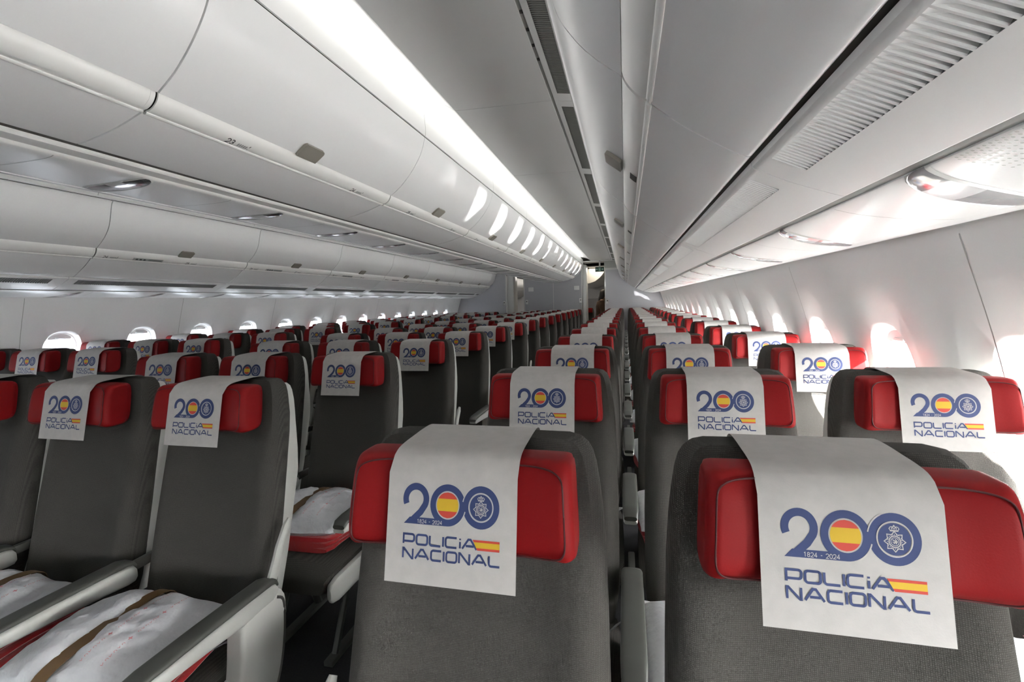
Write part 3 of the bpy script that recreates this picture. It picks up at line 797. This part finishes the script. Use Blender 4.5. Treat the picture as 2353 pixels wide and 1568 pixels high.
def aisle_panel():
    """tall rounded grey end panel under an aisle armrest"""
    bm = BM(); R = []; P = smoothp(PAN + [PAN[0]], 3)[:-1]; c = Vector((-.25, .42))
    for x, k in ((-.022, .10), (-.026, .03), (-.018, .0), (.016, .0), (.024, .03), (.028, .10), (.029, .2)):
        R.append([(x, p[0] + (c.x - p[0]) * k, p[1] + (c.y - p[1]) * k) for p in P])
    loft(bm, R); return fix(bm)
def panel_strip():
    bm = BM(); P = smoothp(PAN[1:8], 4); c = Vector((-.25, .42))
    for s_ in (-1, 1): tube(bm, [((.0275 if s_ > 0 else -.0245), p[0] + (c.x - p[0]) * .13, p[1] + (c.y - p[1]) * .10) for p in P], .0045, 6)
    return fix(bm)
def fairing():
    bm = BM(); R = []
    for y, h, w in ((-.20, .03, .010), (-.22, .042, .016), (-.40, .045, .017), (-.61, .045, .017), (-.645, .036, .014), (-.655, .02, .008)):
        R.append([(se(2 * pi * i / 16, w, h, 3)[0], y, .375 + se(2 * pi * i / 16, w, h, 3)[1]) for i in range(16)])
    loft(bm, R); return fix(bm)
def leg_mesh(s):
    bm = BM(); tube(bm, [(s * .14, -.30, .35), (s * .14, -.28, .2), (s * .14, -.22, .02)], .018, 8); tube(bm, [(s * .14, -.34, .35), (s * .14, -.50, .02)], .014, 8); box(bm, (s * .14 - .02, -.55, 0), (s * .14 + .02, -.12, .022), .004); return fix(bm)
def belt_mesh():
    bm = BM(); rings = []
    for (x, y, z) in ((.218, -.20, .455), (.20, -.26, .482), (.17, -.33, .484), (.13, -.40, .476), (.10, -.43, .474)):
        rings.append([(x - .012, y - .02, z), (x + .012, y + .02, z), (x + .012, y + .02, z + .003), (x - .012, y - .02, z + .003)])
    loft(bm, rings); return fix(bm)
def buckle_mesh():
    bm = BM(); box(bm, (-.024, -.032, -.008), (.024, .032, .012), .006); box(bm, (-.019, -.045, -.004), (.019, -.028, .006), .003)
    bmesh.ops.rotate(bm, verts=bm.verts, cent=(0, 0, 0), matrix=Matrix.Rotation(-.5, 3, 'Z'))
    bmesh.ops.translate(bm, verts=bm.verts, vec=(.10, -.45, .482)); return bm

ME = {}
def getm(key, fn, mats, smooth=40):
    if key not in ME:
        o = link(key, fn(), mats, None, smooth); ME[key] = o.data; bpy.data.objects.remove(o)
    return ME[key]
def inst(name, key, parent, loc=(0, 0, 0), label=None):
    o = bpy.data.objects.new(name, ME[key]); COL.objects.link(o); o.parent = parent; o.location = loc
    if label: o['label'] = label
    return o
getm('backrest', backrest_mesh, 'fabric_grey'); getm('back_shell', shell_mesh, 'shell_grey', 35)
getm('headrest', headrest_mesh, 'leather_red', 60); getm('headrest_seam', headrest_seam, 'seam_red', 60)
getm('cushion', cushion_mesh, 'fabric_grey'); getm('arm', lambda: arm_mesh('body'), 'arm_grey', 45); getm('arm_pad', lambda: arm_mesh('pad'), 'arm_dark', 50)
getm('arm_link', arm_link, 'arm_grey'); getm('arm_bracket', arm_bracket, 'arm_dark'); getm('aisle_panel', aisle_panel, 'shell_grey', 40); getm('panel_strip', panel_strip, 'gap_dark'); getm('fairing', fairing, 'shell_grey')
getm('leg_l', lambda: leg_mesh(-1), 'arm_dark'); getm('leg_r', lambda: leg_mesh(1), 'arm_dark')
getm('belt', belt_mesh, 'belt_grey'); getm('buckle', buckle_mesh, 'buckle_grey')

# --- printed headrest cover
def cover_mesh():
    bm = BM(); hw = .100; k = .22; nrm = math.hypot(1, k)
    def pl(s): return (-.1135 - (-s) * k / nrm * 1.0, 1.17 + s / nrm)      # s: signed distance along the front face (negative = down)
    path = [(.078, 1.06), (.082, 1.11), (.078, 1.150), (.066, 1.171), (.045, 1.180), (.01, 1.1815), (-.03, 1.180), (-.062, 1.1785), (-.085, 1.1755), (-.0995, 1.169)]
    P = [Vector(p) for p in smoothp(path, 3)]
    for s in (-.022, -.06, -.10, -.14, -.165, -.179): P.append(Vector(pl(s)))
    nx = 8; top = []; bot = []
    for j, p in enumerate(P):
        a = P[max(0, j - 1)]; b = P[min(len(P) - 1, j + 1)]; d = (b - a).normalized(); nv = Vector((-d.y, d.x))
        rowt, rowb = [], []
        for i in range(nx + 1):
            x = -hw + 2 * hw * i / nx
            rowt.append((x, p.x, p.y)); rowb.append((x, p.x + (-nv.x) * -.0009, p.y + nv.y * -.0009 * -1))
        top.append(rowt)
    V = [[bm.verts.new(c) for c in r] for r in top]
    for j in range(len(V) - 1):
        for i in range(nx): bm.faces.new((V[j][i], V[j][i + 1], V[j + 1][i + 1], V[j + 1][i]))
    fix(bm)
    n0 = Vector((0, -1, k)).normalized()
    dn = Vector((0, k, 1)).normalized()
    base = Vector((0, -.1135, 1.17))
    sx, sy = .00095, .00104
    lay = [0]
    def fn(e):
        def g(u, v): return base + Vector((u * sx + .003, 0, 0)) + dn * (-.0945 + v * sy) + n0 * (e + lay[0] * .000004)
        return g
    put0 = put
    def put_(bm, q, f, mi): lay[0] += 1; put0(bm, q, f, mi)
    B, F1, F2, F3 = fn(.0003), fn(.0006), fn(.0008), fn(.0010)
    c1 = (-7.7, 28.6); c2 = (46.0, 28.6)
    # the figure 2 and its foot
    put_(bm, stroke([(-60.5 + 17.2 * math.cos(math.radians(a)), 34.5 + 17.2 * math.sin(math.radians(a))) for a in range(205, -30, -8)] + [(-52, 17), (-66, 4.6)], 9.4), B, 1)
    put_(bm, [[(-79.5, 0), (-7.7, 0), (-7.7, 9.2), (-70, 9.2)]], B, 1)
    put_(bm, stroke(arc(*c1, 24.0, 0, 360, 48)[:-1], 9.2, True), B, 1)
    put_(bm, stroke(arc(*c2, 24.2, 0, 360, 48)[:-1], 9.4, True), B, 1)
    # white cuts where the rings interlock
    put_(bm, stroke(arc(*c2, 29.6, 118, 168, 14), 1.6), F1, 2)
    put_(bm, stroke(arc(*c1, 29.4, -14, -62, 14), 1.6), F1, 2)
    # flag disc
    R = 17.6
    def disc(y0, y1, mi, e):
        pts = []
        ys = [y0 + (y1 - y0) * i / 10 for i in range(11)]
        for y in ys: pts.append((c1[0] + math.sqrt(max(0, R * R - y * y)), c1[1] + y))
        for y in ys[::-1]: pts.append((c1[0] - math.sqrt(max(0, R * R - y * y)), c1[1] + y))
        for a, b in zip(range(10), range(1, 11)):
            put_(bm, [[pts[a], pts[b], pts[21 - b], pts[21 - a]]], e, mi)
    disc(-R, -8.2, 3, B); disc(-8.2, 8.6, 4, B); disc(8.6, R, 3, B)
    # badge: navy disc, white ring, crown over a rayed star with a shield
    put_(bm, [arc(*c2, 17.8, 0, 360, 40)[:-1]], B, 1)
    put_(bm, stroke(arc(*c2, 19.3, 0, 360, 44)[:-1], 1.3, True), F1, 2)
    bx, by = c2[0], c2[1] - 2.6
    st = []
    for i in range(16):
        r_ = 11.6 if i % 2 == 0 else 8.4
        st.append((bx + r_ * math.cos(pi * i / 8 + pi / 2), by + r_ * math.sin(pi * i / 8 + pi / 2) * .96))
    put_(bm, stroke(st, 1.0, True), F1, 2)
    for i in range(24):
        a = 2 * pi * i / 24; put_(bm, stroke([(bx + 6.9 * math.cos(a), by + 6.9 * math.sin(a)), (bx + 8.6 * math.cos(a), by + 8.6 * math.sin(a))], .6), F1, 2)
    put_(bm, stroke(arc(bx, by, 6.2, 0, 360, 28)[:-1], 1.1, True), F1, 2)
    put_(bm, stroke(arc(bx, by, 4.4, 0, 360, 20)[:-1], .7, True), F1, 2)
    for q in (stroke([(bx - 2.6, by + 2.2), (bx + 1, by + .2), (bx - 1.4, by - 2.4)], 1), stroke([(bx + .4, by + 2.8), (bx + 2.6, by), (bx + .8, by - 2.6)], 1), stroke([(bx - 2.8, by - .4), (bx + 2.2, by - 1)], .8)): put_(bm, q, F1, 2)
    cy = by + 12.0
    put_(bm, stroke([(bx - 4.6, cy), (bx + 4.6, cy)], 1.6), F1, 2)
    for x0, r_ in ((-3.6, 2.2), (3.6, 2.2), (0, 2.6)): put_(bm, stroke(arc(bx + x0 * .8, cy + 2.2, r_, -20, 200, 10), .8), F1, 2)
    put_(bm, [arc(bx, cy + 5.6, .9, 0, 360, 8)[:-1]], F1, 2)
    put_(bm, stroke([(bx - 5.6, cy + 2.6), (bx - 4.4, cy + .6)], .8) + stroke([(bx + 5.6, cy + 2.6), (bx + 4.4, cy + .6)], .8), F1, 2)
    # years on the foot of the 2
    q, e = text_quads('1824 - 2024', 5.0, .75, 1.0, -57, 1.6); put_(bm, q, F1, 2)
    # two lines of lettering and the small flag
    H = 13.0; V1, V2 = -27.5, -47.0
    q, e = text_quads('POLIC', H, 3.0, 4.2, -78.5, V1, 1.36); put_(bm, q, B, 1)
    q, e = text_quads('i', H, 3.0, 4.0, e + 5.5, V1, 1.2); put_(bm, q, B, 1)
    q, e = text_quads('A', H, 3.0, 4.0, e + 3.6, V1, 1.1); put_(bm, q, B, 1)
    fx0, fx1 = e - 6.5, 76.5
    for (a, b, mi) in ((10.6, 13.6, 3), (3.2, 10.6, 4), (0, 3.2, 3)):
        put_(bm, [[(fx0 + (13.6 - a) * .55, V1 - .6 + a), (fx1, V1 - .6 + a), (fx1, V1 - .6 + b), (fx0 + (13.6 - b) * .55, V1 - .6 + b)]], B, mi)
    q, e = text_quads('NACIONAL', H, 3.0, 4.4, 0, 0, 1.30)
    kx = 155.5 / e; put_(bm, [[(-78.5 + p[0] * kx, p[1]) for p in qq] for qq in q], lambda u, v: B(u, v + V2), 1)
    return bm
getm('cover', cover_mesh, ['cover_white', 'navy', 'print_white', 'print_red', 'print_yellow'], 45)

# --- pillow in its white bag with a brown band, on a folded red blanket
def pillow_mesh(sd):
    rnd = random.Random(sd); bm = BM(); NX, NY = 18, 16; w, d, h = .205, .165, .060
    for s in (1, -1):
        V = []
        for j in range(NY + 1):
            row = []
            for i in range(NX + 1):
                u, v = -1 + 2 * i / NX, -1 + 2 * j / NY
                e = (max(0, 1 - abs(u) ** 3.0) * max(0, 1 - abs(v) ** 3.0)) ** .55
                pinch = 1 - .33 * math.exp(-((u + .12) / .10) ** 2) * (s > 0)
                wr = .006 * math.sin(9 * u + 5 * v + sd) * e + .004 * math.sin(17 * v - 7 * u + 2 * sd) * e
                row.append(bm.verts.new((u * w * (1 + .03 * math.sin(3 * v + sd)), v * d * (1 + .04 * math.sin(4 * u + sd)), s * (h * e * pinch + wr * (s > 0)) + (0 if s > 0 else .012 * e))))
            V.append(row)
        for j in range(NY):
            for i in range(NX): bm.faces.new((V[j][i], V[j][i + 1], V[j + 1][i + 1], V[j + 1][i]))
    bmesh.ops.remove_doubles(bm, verts=bm.verts, dist=.0008); return pillow_print(fix(bm))
def band_mesh():
    bm = BM(); R = []
    for i in range(33):
        a = 2 * pi * i / 32; cy, cz = se(a, .172, 1, 3.0)
        z = .048 * cz if cz > 0 else .11 * cz
        R.append([(-.025 - .019, cy, z), (-.025 + .019, cy, z), (-.025 + .019, cy * 1.012, z * 1.03), (-.025 - .019, cy * 1.012, z * 1.03)])
    loft(bm, R, caps=False); return fix(bm)
def pillow_print(bm):
    """faint red wording along the bag"""
    for r_ in range(2):
        for i in range(26):
            y = -.13 + i * .010; u = .045 + r_ * .06
            if i % 9 == 8: qs = stroke([(u - .005, y), (u + .005, y)], .003) + stroke([(u, y - .005), (u, y + .005)], .003)
            elif i % 9 == 7 or i % 9 == 0: continue
            else: qs = stroke([(u - .003, y), (u + .002, y + .001 * (i % 3)), (u - .002, y + .006)] if i % 2 else arc(u, y + .003, .0028, 30, 300, 6), .0011)
            e = lambda uu, vv: (max(0, 1 - abs(uu) ** 3.0) * max(0, 1 - abs(vv) ** 3.0)) ** .55
            put(bm, qs, lambda a, b: (a, b, .060 * e(a / .205, b / .165) + .0085), 1)
    return bm
def blanket_mesh(sd):
    bm = BM(); rnd = random.Random(sd)
    for l in range(3):
        R = []; z0 = .019 * l
        for j in range(13):
            v = -1 + 2 * j / 12; ring = []
            for i in range(28):
                a = 2 * pi * i / 28; cx, cz = se(a, 1, 1, 3.2)
                sh = 1 - .10 * (abs(v) > .95)
                ring.append((cx * (.19 + .006 * math.sin(3 * v + l + sd)) * sh, v * .160 + .004 * math.sin(5 * cx + l), z0 + .011 + cz * (.011) + .003 * math.sin(4 * v + 3 * cx + sd + l)))
            R.append(ring)
        loft(bm, R)
    return fix(bm)
for s in range(3): getm('pillow%d' % s, lambda: pillow_mesh(s + 1), ['bag_white', 'ink_red'], 70); getm('blanket%d' % s, lambda: blanket_mesh(s + 1), 'blanket_red', 60)
getm('band', band_mesh, 'strap_brown', 60)
PK = [0]
def bedding(x, y, where, ang=0):
    k = PK[0] % 3; PK[0] += 1
    b = bpy.data.objects.new('folded_blanket', ME['blanket%d' % k]); COL.objects.link(b); b.location = (x, y, .468); b.rotation_euler[2] = ang
    tag(b, 'folded red blanket on ' + where, 'blanket', 'blankets on the seats')
    t = bpy.data.objects.new('bagged_pillow', ME['pillow%d' % k]); COL.objects.link(t); t.location = (x, y, .555); t.rotation_euler = (.05, 0, ang)
    tag(t, 'white banded pillow on ' + where, 'pillow', 'pillows on the seats')
    inst('band', 'band', t)

BLK = {'R': ('sunlit window block', {0: 'aisle', 1: 'middle', 2: 'window'}), 'C': ('centre block', {0: 'near aisle', 1: 'middle', 2: 'far aisle'}), 'L': ('shaded window block', {0: 'aisle', 1: 'middle', 2: 'window'})}
XS = {'R': (-.248, .272, .787), 'C': (-1.285, -1.815, -2.350), 'L': (-3.37, -3.895, -4.415)}
ROW0 = {'R': .753, 'C': 1.280, 'L': 2.410}; NR = {'R': 16, 'C': 15, 'L': 13}; RP = .775
COVER_DX = {}
rj = random.Random(3)
def seat(block, col, row, x, y):
    bn, cn = BLK[block]; where = '%s seat, %s row of the %s' % (cn[col], ORD[row], bn)
    t = thing('cabin_seat', 'dark grey ' + where.replace(' seat,', ' seat with red headrest,'), 'seat', (x, y, 0), 'seats of the ' + bn)
    inst('backrest', 'backrest', t)
    inst('back_shell', 'back_shell', t, label='light grey plastic back shell')
    h = inst('headrest', 'headrest', t, label='red leather headrest'); inst('stitching', 'headrest_seam', h)
    inst('cushion', 'cushion', t)
    near = row < 7
    def arm(dx, panel=False):
        a = inst('armrest', 'arm', t, (dx, 0, 0)); inst('pad', 'arm_pad', a)
        if near: inst('hinge', 'arm_link' if panel else 'arm_bracket', a)
        if panel:
            e_ = inst('end_panel', 'aisle_panel', t, (dx, 0, 0), 'light grey aisle end panel'); inst('rubber_strip', 'panel_strip', e_)
            inst('side_fairing', 'fairing', t, (dx * .93, 0, 0), 'light grey moulding along the cushion')
    L = {'R': -1, 'C': 1, 'L': 1}[block]                   # aisle side of column 0
    pitch = .262
    if block == 'R':
        arm(-pitch, col == 0)
        if col == 2: arm(pitch - .048)
    else:
        arm(pitch, col == 0)
        if col == 2: arm(-pitch if block == 'C' else -pitch + .048, block == 'C')
    if near: inst('leg', 'leg_l', t); inst('leg', 'leg_r', t)
    if row < 3:
        b = inst('seat_belt', 'belt', t); inst('buckle', 'buckle', b, label='grey metal buckle')
    c = bpy.data.objects.new('headrest_cover', ME['cover']); COL.objects.link(c)
    c.location = (x + COVER_DX.get((block, col, row), rj.uniform(-.006, .006)), y, 0)
    c.rotation_euler = (0, rj.uniform(-.012, .012) * 0, 0)
    tag(c, 'white printed headrest cover on the ' + where, 'headrest cover', 'printed covers on the headrests')
    return where
COVER_DX.update({('R', 0, 0): -.004, ('R', 1, 0): -.012, ('R', 0, 1): -.004, ('R', 1, 1): -.004, ('R', 2, 1): 0.0, ('C', 0, 0): -.004})
PILLOWS = {('C', 0, 0), ('C', 1, 0), ('C', 0, 1), ('C', 0, 2), ('C', 1, 1)} | {('R', 1, r) for r in range(0, 9)} | {('R', 0, r) for r in range(1, 4)} | {('R', 2, r) for r in range(0, 10)}
for blk in 'RCL':
    for row in range(NR[blk]):
        for col in range(3):
            x, y = XS[blk][col], ROW0[blk] + RP * row
            if y > YB - .16: continue
            where = seat(blk, col, row, x, y)
            if (blk, col, row) in PILLOWS: bedding(x - (.0 if blk == 'C' else .035 if col == 1 else .02), y - .40, 'the ' + where, rj.uniform(-.12, .12))

# ------------------------------------------------------------------ passenger standing beyond the doorway
def person(x, y):
    t = thing('person', 'person with long dark hair in brown coat standing beyond the aisle doorway', 'person', (x, y, 0))
    me = bpy.data.meshes.new('body'); bm = BM()
    V = {}
    def v(n, p, r, par=None):
        V[n] = (bm.verts.new(p), r)
        if par: bm.edges.new((V[par][0], V[n][0]))
    # facing +x (towards the right wall), slightly stooped
    v('pelvis', (0, 0, .92), (.15, .13)); v('waist', (.0, 0, 1.06), (.125, .115), 'pelvis'); v('chest', (.01, 0, 1.25), (.15, .125), 'waist'); v('neckb', (.02, 0, 1.40), (.075, .075), 'chest'); v('neck', (.045, 0, 1.46), (.05, .05), 'neckb')
    v('head', (.07, 0, 1.55), (.085, .078), 'neck'); v('crown', (.065, 0, 1.635), (.06, .06), 'head')
    for s in (-1, 1):
        k = 'l' if s < 0 else 'r'
        v(k + 'sh', (.01, s * .17, 1.35), (.07, .065), 'chest'); v(k + 'el', (.03, s * .22, 1.09), (.05, .048), k + 'sh'); v(k + 'wr', (.22, s * .15, 1.0), (.034, .03), k + 'el'); v(k + 'hand', (.30, s * .12, 1.02), (.03, .022), k + 'wr')
        v(k + 'hip', (0, s * .09, .84), (.09, .09), 'pelvis'); v(k + 'kn', (.02, s * .10, .48), (.06, .058), k + 'hip'); v(k + 'an', (-.01, s * .10, .09), (.042, .042), k + 'kn'); v(k + 'toe', (.14, s * .11, .035), (.035, .03), k + 'an')
    bm.verts.index_update(); rad = [(vv[0].index, vv[1]) for vv in V.values()]
    bm.to_mesh(me); bm.free(); o = bpy.data.objects.new('body', me); COL.objects.link(o); o.parent = t
    md = o.modifiers.new('skin', 'SKIN'); sd = o.modifiers.new('sub', 'SUBSURF'); sd.levels = sd.render_levels = 2
    for i, r in rad: me.skin_vertices[0].data[i].radius = r
    me.skin_vertices[0].data[0].use_root = True; me.materials.append(MT['skin'])
    def lathe(name, secs, m):
        bm = BM(); loft(bm, [[(cx + rx * math.cos(a), cy + ry * math.sin(a), z) for a in [2 * pi * i / 20 for i in range(20)]] for cx, cy, z, rx, ry in secs]); return link(name, fix(bm), m, t, 60)
    lathe('coat', [(0, 0, .60, .20, .21), (0, 0, .85, .19, .20), (.0, 0, 1.06, .165, .18), (.005, 0, 1.22, .175, .205), (.01, 0, 1.34, .15, .215), (.02, 0, 1.40, .10, .15), (.03, 0, 1.44, .075, .09)], 'coat')
    bm = BM()
    for s in (-1, 1): tube(bm, [(.01, s * .17, 1.37), (.015, s * .215, 1.22), (.03, s * .225, 1.08), (.13, s * .19, 1.03), (.215, s * .155, 1.0)], [.07, .075, .07, .06, .05], 12)
    link('sleeves', fix(bm), 'coat', t, 60)
    lathe('hair', [(-.03, 0, 1.24, .045, .10), (-.04, 0, 1.34, .07, .125), (-.02, 0, 1.44, .085, .125), (.015, 0, 1.52, .10, .115), (.035, 0, 1.60, .112, .105), (.045, 0, 1.66, .09, .085), (.05, 0, 1.69, .04, .04)], 'hair')
    bm = BM()
    for s in (-1, 1): box(bm, (-.03, s * .10 - .05, 0), (.19, s * .10 + .05, .08), .025)
    link('shoes', bm, 'trousers', t)
    bm = BM()
    for s in (-1, 1): tube(bm, [(0, s * .09, .86), (.02, s * .10, .48), (-.005, s * .10, .06)], [.098, .072, .062], 14)
    link('trousers', fix(bm), 'trousers', t, 60)
    bm = BM(); tube(bm, [(.150, 0, 1.585), (.166, 0, 1.55), (.150, 0, 1.538)], [.010, .016, .010], 8); link('nose', fix(bm), 'skin', t, 60)
person(-.64, FB + .75)
# red seats of the compartment beyond
for x, y, lb in ((-1.12, FB + 1.5, 'red backed seat beyond the aisle doorway, behind the standing person'), (-2.85, FB + 1.7, 'red backed seat glimpsed through the far doorway')):
    t = thing('cabin_seat', lb, 'seat', (x, y, 0), 'seats beyond the bulkhead')
    inst('backrest', 'backrest', t); inst('headrest', 'headrest', t, label='red leather headrest'); inst('cushion', 'cushion', t); inst('leg', 'leg_l', t); inst('leg', 'leg_r', t)
